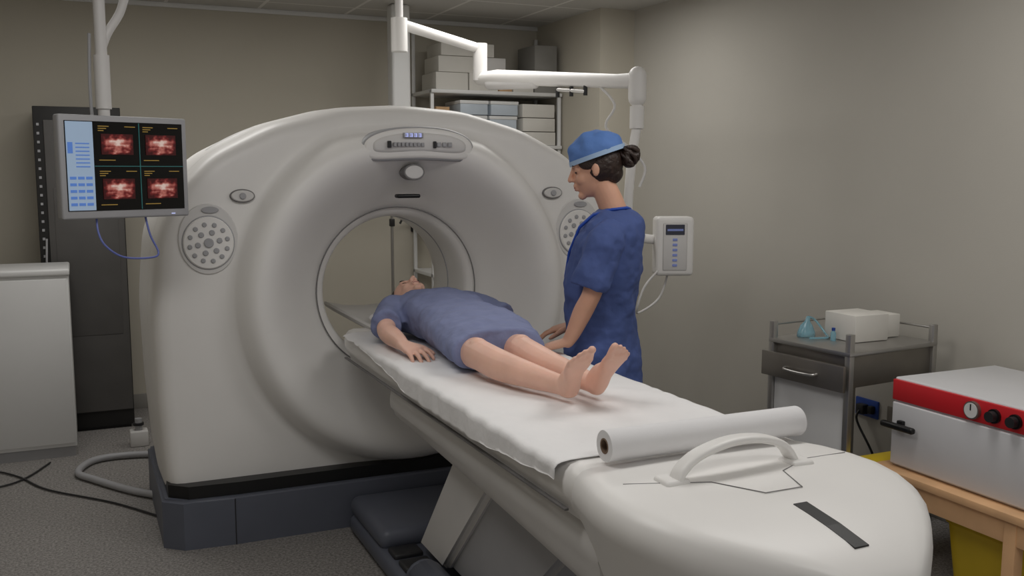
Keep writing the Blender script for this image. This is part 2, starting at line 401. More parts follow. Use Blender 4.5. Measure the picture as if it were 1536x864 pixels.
loft(bm,[(p,V((0,1,0)),.022,(((P[min(i+1,len(P)-1)]-P[max(i-1,0)]).normalized()).cross(V((0,1,0)))),.010) for i,p in enumerate(P)],16,3)
for x in (-.19,.16): box(bm,T(x-.035,1.735,.895),T(x+.03,1.80,.920),.01,3)
mk('grab_handle',bm,M['plastic'],pt,True,50)

bm=bmesh.new()
nu,nv=80,200; g=[]
for j in range(nv+1):
    y=2.02+(4.05-2.02)*j/nv; row=[]
    for i in range(nu+1):
        u=-.42+.71*i/nu
        nz=noise.noise(V((u*5,y*3,1)))*.006+noise.noise(V((u*4+y*3,y*9+u*8,4)))*.005+abs(noise.noise(V((u*9-y*5,y*7,9))))*.004
        if u>-.315: x=u; z=.9045+abs(nz)+.001
        else:
            e=-.315-u; dmax=.03+.085*max(0,min(1,(3.9-y)/.9))*(.6+.4*math.sin(y*2.3+1))
            ee=min(e,dmax)
            x=-.315-min(ee,.032)-.002; z=.9045-max(0,ee-.022)-min(ee,.02)*.15
            x-=.006+abs(noise.noise(V((y*9,z*3,2))))*.018*min(1,ee/.03)
        row.append(bm.verts.new(T(x,y,z)))
    g.append(row)
for j in range(nv):
    for i in range(nu): bm.faces.new((g[j][i],g[j][i+1],g[j+1][i+1],g[j+1][i]))
sh=mk('paper_sheet',bm,M['sheet'],pt)
so=sh.modifiers.new('s','SOLIDIFY'); so.thickness=.0015
bm=bmesh.new(); ell(bm,T(-.02,4.22,.935),(.17,.14,.032),u=32,v=16)
mk('head_pillow',bm,M['sheet'],pt)

# paper roll
pr=root('paper_roll',(1.41,1.955,.949))
bm=bmesh.new()
seg=40; x0,x1=-.29,.29
rr=[]
for x,r in ((x0,.016),(x0,.038),(x0+.002,.039),(x1-.002,.039),(x1,.038),(x1,.016)):
    rr.append([bm.verts.new(V((x,math.cos(2*math.pi*j/seg)*r,math.sin(2*math.pi*j/seg)*r))) for j in range(seg)])
for i in range(5):
    for j in range(seg): bm.faces.new((rr[i][j],rr[i][(j+1)%seg],rr[i+1][(j+1)%seg],rr[i+1][j]))
mk('paper',bm,M['paper'],pr,True,40)
bm=bmesh.new(); rr=[]
for x,r in ((x0-.001,.019),(x0-.001,.015),(x1+.001,.015),(x1+.001,.019)):
    rr.append([bm.verts.new(V((x,math.cos(2*math.pi*j/seg)*r,math.sin(2*math.pi*j/seg)*r))) for j in range(seg)])
for i in range(4):
    for j in range(seg): bm.faces.new((rr[i][j],rr[i][(j+1)%seg],rr[(i+1)%4][(j+1)%seg],rr[(i+1)%4][j]))
mk('core',bm,M['card'],pr,True,40)

# ---------------------------------------------------------------- human parts
def hand(bm,W,d,n,s,curl=.35,k=1.0,spread=.12):
    W=V(W); d=V(d).normalized(); n=V(n); n=(n-d*n.dot(d)).normalized(); s0=V(s); s=(s0-d*s0.dot(d)-n*s0.dot(n)).normalized()
    secs=[(W-d*.01*k,s,.024*k,n,.019*k),(W+d*.02*k,s,.029*k,n,.017*k),(W+d*.055*k,s,.037*k,n,.0155*k),(W+d*.085*k,s,.040*k,n,.013*k),(W+d*.094*k,s,.036*k,n,.009*k)]
    loft(bm,secs,20,2.4)
    for off,L,c in ((.030,.070,1),(.0105,.079,1),(-.0095,.073,1.1),(-.029,.057,1.25)):
        st=W+d*(.083-.004*abs(off)/.01*.6)*k+s*off*k
        fd=(d+s*off/.03*spread).normalized(); ang=0; pts=[st-fd*.012*k]; pts.append(st)
        p=st
        for q,fr in enumerate((.45,.31,.24)):
            ang+=curl*c*(.5,1.0,.8)[q]
            p=p+(fd*math.cos(ang)-n*math.sin(ang))*L*fr*k; pts.append(p)
        sweep(bm,pts,[.009*k,.0094*k,.0088*k,.0080*k,.0066*k],10,k=3,round_=True)
    st=W+d*.022*k+s*.020*k-n*.004*k
    td=(d*.72+s*.68-n*.15).normalized(); t2=(d*.92+s*.3-n*.25).normalized()
    sweep(bm,[st,st+td*.035*k,st+td*.04*k+t2*.028*k,st+td*.04*k+t2*.052*k],[.0155*k,.0125*k,.0105*k,.0078*k],10,k=3,round_=True)
def foot(bm,ankle,heel,f,u,s,k=1.0):
    H=V(heel);A=V(ankle);f=V(f).normalized();u=V(u);u=(u-f*u.dot(f)).normalized();s0=V(s);s=(s0-f*s0.dot(f)-u*s0.dot(u)).normalized()
    secs=[(H-f*.012*k+u*.022*k,s,.014,u,.014),(H+f*.002*k+u*.024*k,s,.027*k,u,.025*k),(H+f*.03*k+u*.028*k,s,.030*k,u,.030*k),(H+f*.07*k+u*.032*k,s,.029*k,u,.028*k),(H+f*.11*k+u*.028*k-s*.003,s,.034*k,u,.022*k),(H+f*.15*k+u*.020*k,s,.042*k,u,.017*k),(H+f*.18*k+u*.015*k,s,.043*k,u,.014*k),(H+f*.198*k+u*.013*k,s,.036*k,u,.010*k)]
    loft(bm,secs,24,2.2)
    sweep(bm,[A,H+f*.05*k+u*.045*k,H+f*.10*k+u*.036*k],[.036*k,.033*k,.02*k],14,k=4,round_=True)
    for off,L,r in ((.030,.058,.0130),(.0080,.052,.0088),(-.008,.045,.0082),(-.0225,.037,.0078),(-.0360,.028,.0075)):
        st=H+f*(.185-max(0,-off)*.55)*k+s*off*k+u*.013*k
        sweep(bm,[st,st+f*L*.55*k+u*.003*k,st+f*L*.85*k],[r*.95*k,r*.92*k,r*k],10,k=2,round_=True)
def head_skin(bm,Mx,nose=True):
    def E(c,r,R=None):
        for v in ell(bm,c,r,R,24,16): v.co=Mx@v.co
    E((-.012,0,.028),(.094,.075,.088))
    E((.026,0,-.030),(.060,.057,.080))
    E((.036,0,-.072),(.042,.040,.036))
    E((.071,0,-.094),(.018,.021,.017))
    E((.052,.030,-.030),(.030,.024,.028)); E((.052,-.030,-.030),(.030,.024,.028))
    E((.070,0,.026),(.014,.050,.012))
    sweep(bm,[Mx@V(p) for p in ((.080,0,.022),(.088,0,.008),(.099,0,-.012),(.106,0,-.024))],[.007,.0075,.0092,.010],12,k=3,round_=True)
    for y in (.011,-.011): E((.094,y,-.028),(.011,.008,.0075))
    E((.088,0,-.050),(.010,.020,.010)); E((.088,0,-.058),(.010,.019,.0055)); E((.086,0,-.067),(.010,.017,.0060))
    for y in (1,-1):
        E((-.004,.076*y,-.008),(.015,.0065,.027),Matrix.Rotation(-.25,3,'Y'))
        E((.062,.031*y,.006),(.0165,.0165,.0135))
def mesh_ell(name,Mx,lst,m,par,u=16,v=10):
    bm=bmesh.new()
    for c,r,R in lst:
        for x in ell(bm,c,r,R,u,v): x.co=Mx@x.co
    return mk(name,bm,m,par)

# ---------------------------------------------------------------- patient
pa=root('patient',(XC,3.3,.9))
PM=Matrix.Translation(V((-XC,-3.3,-.9)))
bm=bmesh.new()
sweep(bm,[(1.30,3.42,.975),(1.275,3.25,.975),(1.228,3.07,.98),(1.220,2.96,.982),(1.238,2.84,.970),(1.275,2.70,.962),(1.312,2.575,.956),(1.322,2.53,.952)],[.055,.056,.055,.052,.051,.041,.031,.031],20,k=4,round_=True)
sweep(bm,[(1.44,3.42,.975),(1.43,3.25,.975),(1.388,3.07,.98),(1.378,2.96,.982),(1.383,2.84,.970),(1.40,2.70,.962),(1.415,2.575,.956),(1.42,2.53,.952)],[.055,.056,.055,.052,.051,.041,.031,.031],20,k=4,round_=True)
for x in (1.216,1.378): ell(bm,(x,2.985,1.015),(.032,.036,.026))
foot(bm,(1.322,2.54,.955),(1.324,2.505,.928),(-.18,-.66,.72),(0,.72,.66),(1,0,0),.93)
foot(bm,(1.42,2.54,.955),(1.422,2.515,.928),(.0,-.66,.74),(0,.74,.66),(-1,0,.1),.93)
Xa,Za=V((1,0,0)),V((0,0,1))
loft(bm,[((1.37,3.36,.975),Xa,.11,Za,.045),((1.37,3.45,.975),Xa,.13,Za,.05),((1.37,3.6,.98),Xa,.12,Za,.05),((1.37,3.78,.99),Xa,.13,Za,.06),((1.37,3.9,.995),Xa,.145,Za,.06),((1.37,3.97,1.0),Xa,.09,Za,.05)],28)
sweep(bm,[(1.37,3.93,1.005),(1.37,4.03,1.0),(1.37,4.09,1.0)],[.055,.05,.048],16,k=3)
sweep(bm,[(1.22,3.90,1.0),(1.16,3.82,1.0),(1.11,3.70,.978),(1.10,3.66,.966),(1.10,3.60,.960),(1.10,3.52,.955),(1.10,3.445,.948)],[.05,.045,.038,.037,.039,.033,.0235],18,k=4,round_=True)
sweep(bm,[(1.52,3.90,1.0),(1.58,3.82,1.0),(1.625,3.70,.975),(1.63,3.66,.966),(1.625,3.60,.960),(1.61,3.52,.955),(1.60,3.445,.948)],[.05,.045,.038,.037,.039,.033,.0235],18,k=4,round_=True)
hand(bm,(1.10,3.445,.948),(.22,-1,-.08),(-.12,-.05,1),(1,0,0),.34,1.05,.16)
hand(bm,(1.60,3.445,.948),(-.12,-1,-.10),(.05,-.05,1),(-1,0,0),.34,1.05,.14)
hx=V((0,-.08,1)).normalized(); hz=V((0,1,.08)).normalized(); hy=hz.cross(hx)
HM=Matrix(((hx.x,hy.x,hz.x,1.37),(hx.y,hy.y,hz.y,4.17),(hx.z,hy.z,hz.z,1.02),(0,0,0,1)))
head_skin(bm,HM)
bmesh.ops.transform(bm,matrix=PM,verts=bm.verts[:])
organic('body',bm,M['skin'],pa,.0042,3)
bm=bmesh.new()
loft(bm,[((1.37,4.0,1.005),Xa,.075,Za,.06),((1.37,3.96,1.005),Xa,.145,Za,.08),((1.37,3.88,1.005),Xa,.185,Za,.096),((1.37,3.74,1.008),Xa,.180,Za,.100),((1.37,3.6,1.0),Xa,.165,Za,.088),((1.37,3.45,.998),Xa,.182,Za,.088),((1.36,3.3,.995),Xa,.190,Za,.086),((1.335,3.15,.99),Xa,.184,Za,.080),((1.31,3.03,.985),Xa,.170,Za,.074)],40,2.3)
for sx in (-1,1):
    x=1.37
    sweep(bm,[(x+sx*.14,3.92,1.01),(x+sx*.19,3.85,1.005),(x+sx*.235,3.76,.99),(x+sx*.255,3.70,.982)],[.07,.066,.06,.062],18,k=3)
bmesh.ops.transform(bm,matrix=PM,verts=bm.verts[:])
organic('gown',bm,M['gown'],pa,.007,3,disp=.026,dscale=.085,mid=.38)
PH=PM@HM
mesh_ell('hair',PH,[((-.03,0,.045),(.088,.086,.088),None),((-.05,0,-.01),(.06,.08,.08),None)],M['hair'],pa,28,18)
mesh_ell('lips',PH,[((.0915,0,-.0575),(.0055,.017,.004),None),((.090,0,-.066),(.0055,.014,.0042),None)],M['lip'],pa)
mesh_ell('eyebrows',PH,[((.077,.031,.029),(.006,.016,.0025),None),((.077,-.031,.029),(.006,.016,.0025),None)],M['hair'],pa)
mesh_ell('eyelashes',PH,[((.0745,.031,.001),(.004,.011,.0012),None),((.0745,-.031,.001),(.004,.011,.0012),None)],M['hair'],pa)

# ---------------------------------------------------------------- nurse
nu_=root('nurse',(1.905,3.33,0),math.radians(150))
hm=Matrix.Translation((.048,0,1.612))@Matrix.Rotation(math.radians(14),4,'Y')
X,Y,Z=V((1,0,0)),V((0,1,0)),V((0,0,1))
bm=bmesh.new()
head_skin(bm,hm)
sweep(bm,[(-.035,0,1.40),(-.022,0,1.46),(.008,0,1.53),(.02,0,1.56)],[.062,.053,.050,.050],20,k=3)
loft(bm,[((-.03,0,1.43),X,.07,Y,.09),((-.03,0,1.40),X,.08,Y,.15),((-.015,0,1.33),X,.10,Y,.165),((.005,0,1.2),X,.11,Y,.15),((.01,0,1.05),X,.095,Y,.125),((0,0,.95),X,.11,Y,.155),((-.01,0,.85),X,.115,Y,.16),((-.005,0,.78),X,.09,Y,.14)],28)
for sy in (1,-1):
    sweep(bm,[(-.01,.16*sy,1.37),(.01,.19*sy,1.29),(.045,.215*sy,1.16),(.06,.22*sy,1.12),(.085,.215*sy,1.07),(.12,.21*sy,.99),(.14,.205*sy,.955)],[.048,.045,.038,.036,.037,.029,.024],18,k=4,round_=True)
    hand(bm,(.14,.205*sy,.955),(1,0,-.28),(.15,0,1),(0,-sy,0),.25,1.0,.14)
    sweep(bm,[(0,.09*sy,.88),(0,.095*sy,.7),(.005,.10*sy,.48),(-.012,.10*sy,.34),(-.012,.10*sy,.1)],[.085,.075,.052,.052,.035],16,k=4)
organic('body',bm,M['skinn'],nu_,.0042,3)
bm=bmesh.new()
loft(bm,[((-.03,0,1.452),X,.062,Y,.068),((-.035,0,1.435),X,.085,Y,.11),((-.03,0,1.40),X,.112,Y,.165),((-.015,0,1.34),X,.132,Y,.19),((.0,0,1.26),X,.148,Y,.195),((.015,0,1.16),X,.152,Y,.185),((.02,0,1.04),X,.140,Y,.170),((.015,0,.94),X,.142,Y,.18),((.01,0,.84),X,.152,Y,.195),((.01,0,.74),X,.158,Y,.205)],44,2.3)
for sy in (1,-1):
    sweep(bm,[(-.02,.13*sy,1.375),(.0,.18*sy,1.335),(.025,.205*sy,1.27),(.05,.22*sy,1.19),(.058,.222*sy,1.165)],[.062,.073,.071,.073,.075],22,k=4)
organic('scrub_top',bm,M['scrub'],nu_,.006,3,disp=.034,dscale=.10)
bm=bmesh.new()
loft(bm,[((0,0,.9),X,.12,Y,.165),((0,0,.8),X,.125,Y,.175),((0,0,.74),X,.115,Y,.17)],30)
for sy in (1,-1):
    sweep(bm,[(0,.085*sy,.82),(0,.092*sy,.7),(.005,.10*sy,.48),(-.005,.10*sy,.3),(-.008,.10*sy,.06)],[.098,.092,.078,.074,.078],20,k=4)
organic('scrub_trousers',bm,M['scrub'],nu_,.008,3,disp=.015,dscale=.12)
bm=bmesh.new()
for sy in (1,-1):
    loft(bm,[((-.075,.10*sy,.04),Y,.02,Z,.03),((-.06,.10*sy,.045),Y,.036,Z,.045),((.0,.10*sy,.045),Y,.042,Z,.045),((.08,.102*sy,.035),Y,.047,Z,.034),((.15,.102*sy,.027),Y,.042,Z,.026),((.18,.10*sy,.022),Y,.025,Z,.018)],20,2.6)
mk('shoes',bm,M['cab'],nu_)
mesh_ell('hair',hm,[((-.030,0,.015),(.086,.081,.090),None),((-.055,0,-.035),(.050,.055,.045),None),((.008,.056,.03),(.05,.024,.035),None),((.008,-.056,.03),(.05,.024,.035),None)],M['hair'],nu_,28,18)
bm=bmesh.new()
for v in ell(bm,(-.140,0,.010),(.040,.042,.040),None,28,18):
    v.co+= (v.co-V((-.140,0,.010)))*noise.noise(v.co*38)*.5
for q in range(7):
    a=q*.9; sweep(bm,[V((-.140,0,.01))+V((math.cos(a+t)*.04*math.sin(t*1.4+.3),math.sin(a+t)*.04,math.cos(t*1.4)*.036)) for t in [i*.35 for i in range(7)]],.008,8,k=2,round_=True)
for v in bm.verts: v.co=hm@v.co
mk('hair_bun',bm,M['hair'],nu_)
bm=bmesh.new()
ell(bm,(-.020,0,.038),(.112,.092,.106),None,64,40)
bmesh.ops.bisect_plane(bm,geom=bm.verts[:]+bm.edges[:]+bm.faces[:],plane_co=V((0,0,.038)),plane_no=V((-.10,0,-1)).normalized(),clear_outer=True)
for v in bm.verts:
    n_=noise.noise(v.co*24)*.011
    t=max(0,min(1,(v.co.z-.045)/.04)); d=(v.co-V((-.022,0,.03))).normalized()
    v.co+=d*n_*t+V((d.x*.006,d.y*.006,0))*t
for v in bm.verts: v.co=hm@v.co
c=mk('surgical_cap',bm,M['cap'],nu_); s_=c.modifiers.new('s','SOLIDIFY'); s_.thickness=.003
bm=bmesh.new(); ring=[]
for j in range(64):
    a=2*math.pi*j/64; x=-.020+math.cos(a)*.1115; y=math.sin(a)*.0925; z=.045-.10*x
    ring.append((x,y,z))
rr=[]
for dz,k in ((-.010,1.0),(-.010,1.025),(.008,1.02),(.008,.995)):
    rr.append([bm.verts.new(V((-.020+(x+.020)*k,y*k,z+dz))) for x,y,z in ring])
for i in range(4):
    for j in range(64): bm.faces.new((rr[i][j],rr[i][(j+1)%64],rr[(i+1)%4][(j+1)%64],rr[(i+1)%4][j]))
for v in bm.verts: v.co=hm@v.co
mk('cap_band',bm,M['capband'],nu_,True,40)
mesh_ell('lips',hm,[((.0925,0,-.0575),(.0055,.017,.004),None),((.091,0,-.066),(.0055,.014,.0045),None)],M['lip'],nu_)
mesh_ell('eyebrows',hm,[((.079,.031,.028),(.006,.018,.003),None),((.079,-.031,.028),(.006,.018,.003),None)],M['hair'],nu_)
mesh_ell('eyes',hm,[((.0735,.031,-.001),(.006,.012,.0045),None),((.0735,-.031,-.001),(.006,.012,.0045),None)],M['eyed'],nu_)
pipe('lanyard',[(-.092,0,1.452),(-.075,.06,1.458),(-.02,.078,1.452),(.05,.062,1.43),(.105,.045,1.38),(.145,.02,1.28),(.16,0,1.18),(.145,-.02,1.28),(.105,-.045,1.38),(.05,-.062,1.43),(-.02,-.078,1.452),(-.075,-.06,1.458)],.006,M['lan'],nu_,closed=True,seg=8)

# ---------------------------------------------------------------- monitor on ceiling arm
mr=root('ceiling_monitor',(.17,3.80,1.613),math.radians(23))
mr.scale=(.97,.97,.96)
HT=(CH-1.613)/.96
obox('housing',(-.245,-.012,-.19),(.245,.035,.19),M['grey'],mr,.008,3)
obox('rear_shell',(-.15,.03,-.12),(.15,.075,.12),M['grey'],mr,.015,3)
obox('screen_glass',(-.225,-.0145,-.160),(.225,-.010,.168),M['screen'],mr,.001,1)
obox('ui_column',(-.222,-.017,-.157),(-.125,-.0135,.165),M['ui'],mr,0)
bm=bmesh.new()
for r_ in range(5):
    for c_ in range(3): box(bm,(-.215+c_*.029,-.0185,-.14+r_*.024),(-.192+c_*.029,-.0165,-.130+r_*.024))
box(bm,(-.218,-.0185,.05),(-.2,-.0165,.09)); 
for q in range(7): box(bm,(-.19,-.0185,.0+q*.014),(-.14,-.0165,.004+q*.014))
mk('ui_buttons',bm,M['uib'],mr,False)
for cx in (-.035,.135):
    for cz in (.087,-.078):
        obox('scan_image',(cx-.060,-.018,cz-.040),(cx+.060,-.0135,cz+.036),M['scan'],mr,0)
        bm=bmesh.new()
        for q in range(3): box(bm,(cx-.07,-.018,cz+.062-q*.008),(cx-.03-q*.01,-.0135,cz+.065-q*.008))
        box(bm,(cx+.03,-.018,cz+.062),(cx+.07,-.0135,cz+.065)); box(bm,(cx-.07,-.018,cz-.062),(cx-.01,-.0135,cz-.059))
        mk('scan_text',bm,M['uitext'],mr,False)
bm=bmesh.new(); box(bm,(-.122,-.018,.003),(.222,-.0135,.0055)); box(bm,(.049,-.018,-.157),(.051,-.0135,.165)); mk('screen_dividers',bm,M['uicy'],mr,False)
obox('power_led',(.17,-.0135,-.18),(.185,-.0115,-.176),M['digits'],mr,0)
pipe('hanging_post',[(-.03,.09,.0),(-.03,.09,HT)],.021,M['plastic2'],mr)
pipe('post_collar',[(-.03,.09,.22),(-.03,.09,.42)],.028,M['plastic2'],mr)
obox('bracket',(-.08,.07,-.06),(.02,.115,.06),M['plastic2'],mr,.006)
obox('ceiling_plate',(-.15,-.02,HT-.03),(.09,.2,HT),M['plastic2'],mr,.01)
pipe('signal_cable',[(-.03,.08,1.05),(.03,.08,.95),(.08,.1,.72),(.06,.1,.60),(.0,.1,.5),(-.03,.12,.40)],.016,M['plastic2'],mr,k=6)
pipe('post_cable',[(-.06,.115,.5),(-.065,.12,.3),(-.06,.12,.1)],.006,M['grey'],mr,k=4)
pipe('wire_handle',[(-.11,.02,-.185),(-.115,0,-.24),(-.10,-.02,-.29),(-.04,-.03,-.335),(.06,-.03,-.345),(.105,-.02,-.33),(.085,0,-.26),(.078,.02,-.185)],.004,M['bluew'],mr,k=6,seg=8)

# ---------------------------------------------------------------- rack and white cabinet
rk=root('equipment_rack',(.03,6.6,0))
obox('rack_body',(-.24,-.2,.02),(.24,.27,1.98),M['rack'],rk,.005)
obox('rack_plinth',(-.22,-.18,0),(.22,.25,.03),M['black'],rk,0)
obox('rack_door',(-.185,-.212,.12),(.235,-.198,1.9),M['rackg'],rk,.004)
obox('rack_door_inner',(-.15,-.216,.6),(.2,-.21,1.5),M['rackg'],rk,.003)
bm=bmesh.new()
for q in range(34): box(bm,(-.222,-.204,.15+q*.052),(-.208,-.199,.165+q*.052))
mk('rack_rail_holes',bm,M['grey'],rk,False)
pipe('rack_cable',[(-.2,-.23,1.2),(-.21,-.25,.9),(-.19,-.24,.6),(-.2,-.23,.3)],.006,M['grey'],rk,k=5,seg=8)
wc=root('white_cabinet',(-.445,6.1,0))
obox('body',(-.36,-.25,.06),(.385,.2,1.03),M['cab'],wc,.006)
obox('top',(-.37,-.262,1.025),(.392,.205,1.065),M['cab'],wc,.012,3)
obox('plinth',(-.35,-.23,0),(.375,.19,.065),M['grey'],wc,0)
obox('door',(-.34,-.256,.08),(.375,-.248,1.01),M['cab'],wc,.003)
obox('handle',(-.31,-.268,.55),(-.3,-.25,.7),M['steel'],wc,.002)

pipe('floor_hose',[(.42,4.75,.03),(.2,5.0,.022),(.02,5.28,.022),(-.06,5.45,.022),(.02,5.65,.022),(.2,5.68,.022),(.45,5.6,.022)],.018,M['grey'],k=8)
pipe('floor_cable',[(.35,4.5,.01),(.1,4.9,.008),(-.2,5.25,.008),(-.35,5.55,.008),(-.5,5.7,.008),(-.75,5.6,.008)],.005,M['dark'],k=8,seg=8)
pipe('floor_cable',[(-.2,5.75,.008),(-.35,5.45,.008),(-.6,5.35,.008),(-.9,5.3,.008)],.005,M['dark'],k=8,seg=8)
fj=root('floor_connector',(.27,5.95,0))
obox('block',(-.05,-.05,0),(.05,.05,.09),M['plastic2'],fj,.008)
pipe('stub',[(0,0,.08),(0,0,.16)],.02,M['grey'],fj)
pipe('collar',[(0,0,.12),(0,0,.135)],.03,M['dark'],fj)

# ---------------------------------------------------------------- alcove shelf
sh=root('storage_shelf',(2.78,6.66,0))
for x in (-.5,.49):
    for y in (.2,): obox('post',(x,y-.012,0),(x+.024,y+.012,2.6),M['cab'],sh,.002)
    obox('front_post',(x,-.212,0),(x+.024,-.188,2.16),M['cab'],sh,.002)
for z in (.3,.85,1.35,1.76,2.14): obox('shelf_board',(-.5,-.23,z),(.514,.225,z+.025),M['cab'],sh,.003)
def stock(name,x,z,w,h,m,d=.3,y=-.21,lid=False):
    o=obox(name,(x,y,z),(x+w,y+d,z+h),m,sh,.004)
    if lid: obox(name+'_lid',(x-.004,y-.006,z+h-.02),(x+w+.004,y+d,z+h+.004),M['cab'],sh,.003)
z=2.165
for i,(x,w,h,m) in enumerate([(-.46,.24,.12,'boxw'),(-.21,.22,.13,'boxw'),(.02,.10,.10,'boxt'),(.13,.16,.12,'boxw'),(.30,.18,.34,'boxg')]): stock('carton',x,z,w,h,M[m])
for i,(x,w,h,m) in enumerate([(-.44,.26,.11,'boxw'),(-.17,.24,.10,'plastic2')]): stock('carton',x,z+(.122 if i==0 else .132),w,h,M[m])
stock('carton',-.42,z+.235,.40,.09,M['boxw'])
for r_ in range(3):
    for c_ in range(2): stock('storage_bin',-.30+c_*.235+r_*.01,1.787+r_*.105,.21,.095,M['bin'],lid=True)
stock('carton',-.46,1.787,.1,.26,M['boxt'])
for q in range(3): stock('carton',.21-q*.004,1.787+q*.1,.26,.095,M['boxw'])
for q,(x,w,h,m) in enumerate([(-.3,.2,.16,'boxw'),(-.08,.2,.2,'bin'),(.10,.36,.22,'yellow'),(.14,.3,.1,'boxw')]): stock('carton',x,1.377+(.225 if q==3 else 0),w,h,M[m])

obox('ceiling_service_column',(1.96,6.3,1.62),(2.09,6.42,CH),M['cab'],bev=.02,seg=4)

# ---------------------------------------------------------------- contrast injector on ceiling arm
ij=root('contrast_injector',(1.66,5.2,CH))
def J(x,y,z): return V((x-1.66,y-5.2,z-CH))
pipe('ceiling_plate',[J(1.66,5.2,CH),J(1.66,5.2,CH-.03)],.11,M['plastic2'],ij,seg=28)
pipe('drop_tube',[J(1.66,5.2,CH-.02),J(1.66,5.2,2.3)],.022,M['plastic2'],ij)
pipe('pivot_housing',[J(1.66,5.2,2.43),J(1.66,5.2,2.25)],.045,M['plastic'],ij,seg=24)
pipe('upper_arm',[J(1.66,5.2,2.40),J(2.17,5.28,2.30)],[.030,.028],M['plastic'],ij,round_=True)
pipe('elbow_joint',[J(2.17,5.28,2.33),J(2.17,5.28,2.12)],.042,M['plastic'],ij,seg=24)
pipe('spring_arm',[J(2.17,5.28,2.13),J(2.22,5.15,2.13),J(2.52,4.32,2.05),J(2.57,4.2,2.045)],[.036,.042,.036,.04],M['plastic'],ij,round_=True,seg=20)
pipe('spring_arm_cover',[J(2.20,5.2,2.095),J(2.32,4.86,2.075)],[.034,.028],M['plastic2'],ij,round_=True)
pipe('wrist_joint',[J(2.57,4.2,2.07),J(2.57,4.2,1.96)],.045,M['plastic'],ij,seg=24,round_=True)
pipe('drop_link',[J(2.57,4.2,2.0),J(2.57,4.2,1.80)],.026,M['plastic'],ij)
pipe('link_joint',[J(2.57,4.2,1.92),J(2.57,4.2,1.81)],.036,M['plastic'],ij,seg=20)
pipe('lower_link',[J(2.57,4.2,1.82),J(2.54,4.2,1.62),J(2.54,4.22,1.34),J(2.60,4.22,1.27),J(2.70,4.22,1.25)],[.024]*5,M['plastic'],ij,k=5,round_=True)
pipe('clamp',[J(2.37,4.68,2.03),J(2.44,4.5,2.01)],.012,M['steel'],ij)
for q in range(3): pipe('clamp_knob',[J(2.37+q*.035,4.68-q*.09,2.04),J(2.37+q*.035,4.68-q*.09,1.99)],.011,M['dark'],ij)
pipe('arm_cable',[J(2.47,4.42,2.04),J(2.50,4.3,1.93),J(2.45,4.3,1.82),J(2.52,4.2,1.72),J(2.59,4.15,1.62),J(2.56,4.15,1.52)],.007,M['plastic2'],ij,k=6,seg=8)
Rj=Matrix.Translation(J(2.77,4.16,1.22))@Matrix.Rotation(math.radians(-22),4,'Z')
obox('injector_head',(-.095,-.05,-.15),(.10,.07,.15),M['plastic'],ij,.02,4,Rj)
obox('injector_face',(-.06,-.056,-.12),(.062,-.048,.12),M['plastic2'],ij,.006,2,Rj)
obox('injector_display',(-.048,-.060,.06),(.048,-.054,.112),M['lcd'],ij,.002,1,Rj)
obox('injector_status',(-.04,-.0615,.08),(.04,-.0595,.09),M['label'],ij,0,1,Rj)
bm=bmesh.new()
for q in range(6): box(bm,(-.012,-.0615,-.10+q*.026),(.012,-.054,-.088+q*.026),.002,1,Rj)
mk('injector_buttons',bm,M['label'],ij,False)
pipe('injector_hose',[J(2.68,4.15,1.10),J(2.60,4.15,1.02),J(2.56,4.15,.92),J(2.6,4.2,.88),J(2.72,4.2,.95),J(2.76,4.18,1.09)],.006,M['plastic2'],ij,k=6,seg=8)

# items seen beyond the bore
iv=root('iv_pole',(1.88,6.1,0))
pipe('pole',[(0,0,.05),(0,0,1.42)],.010,M['steel'],iv)
obox('knob',(-.016,-.016,1.24),(.016,.016,1.29),M['dark'],iv,.005)
for q in range(5):
    a=q*2*math.pi/5; pipe('foot',[(0,0,.07),(math.cos(a)*.22,math.sin(a)*.22,.014)],.012,M['steel'],iv)
for sx in (-1,1): pipe('hook',[(0,0,1.42),(sx*.05,0,1.44),(sx*.07,0,1.40)],.005,M['steel'],iv,k=4,seg=8)
pipe('base_hub',[(0,0,.0),(0,0,.1)],.03,M['dark'],iv)
el=root('examination_lamp',(2.30,6.9,1.20))
pipe('arm',[(.02,-.0,.0),(0,-.10,.06),(-.10,-.14,.10),(-.16,-.15,.02)],.008,M['black'],el,k=6,seg=8)
obox('wall_plate',(-.03,-.02,-.05),(.06,.0,.05),M['dark'],el,.004)
bm=bmesh.new(); sweep(bm,[(-.02,-.12,.08),(.05,-.13,-.02)],[.02,.07],20); mk('shade',bm,M['dark'],el)

# ---------------------------------------------------------------- steel trolley
tr=root('steel_trolley',(3.13,3.26,0),math.radians(6))
hx,hy=.265,.215
for x in (-hx,hx):
    for y in (-hy,hy):
        obox('leg',(x-.014,y-.014,.07),(x+.014,y+.014,.93),M['steel'],tr,.003)
        pipe('caster_wheel',[(x,y-.013,.037),(x,y+.013,.037)],.037,M['dark'],tr,seg=20)
        pipe('caster_stem',[(x,y,.05),(x,y,.10)],.01,M['steel'],tr)
obox('top_tray',(-hx-.015,-hy-.015,.835),(hx+.015,hy+.015,.855),M['steel'],tr,.004)
obox('lower_shelf',(-hx,-hy,.20),(hx,hy,.22),M['steel'],tr,.004)
obox('back_panel',(-hx+.02,hy-.006,.22),(hx-.02,hy,.70),M['cab'],tr,0)
obox('side_panel',(-hx+.0,-hy+.015,.22),(-hx+.01,hy-.015,.70),M['cab'],tr,.002)
obox('drawer_housing',(-hx+.01,-hy+.0,.70),(hx,hy,.835),M['steeld'],tr,.003)
obox('drawer_front',(-hx-.05,-hy-.015,.69),(-hx-.035,hy+.02,.80),M['steeld'],tr,.003)
obox('drawer_box',(-hx-.04,-hy+.01,.70),(-hx+.2,hy-.01,.79),M['steeld'],tr,.002)
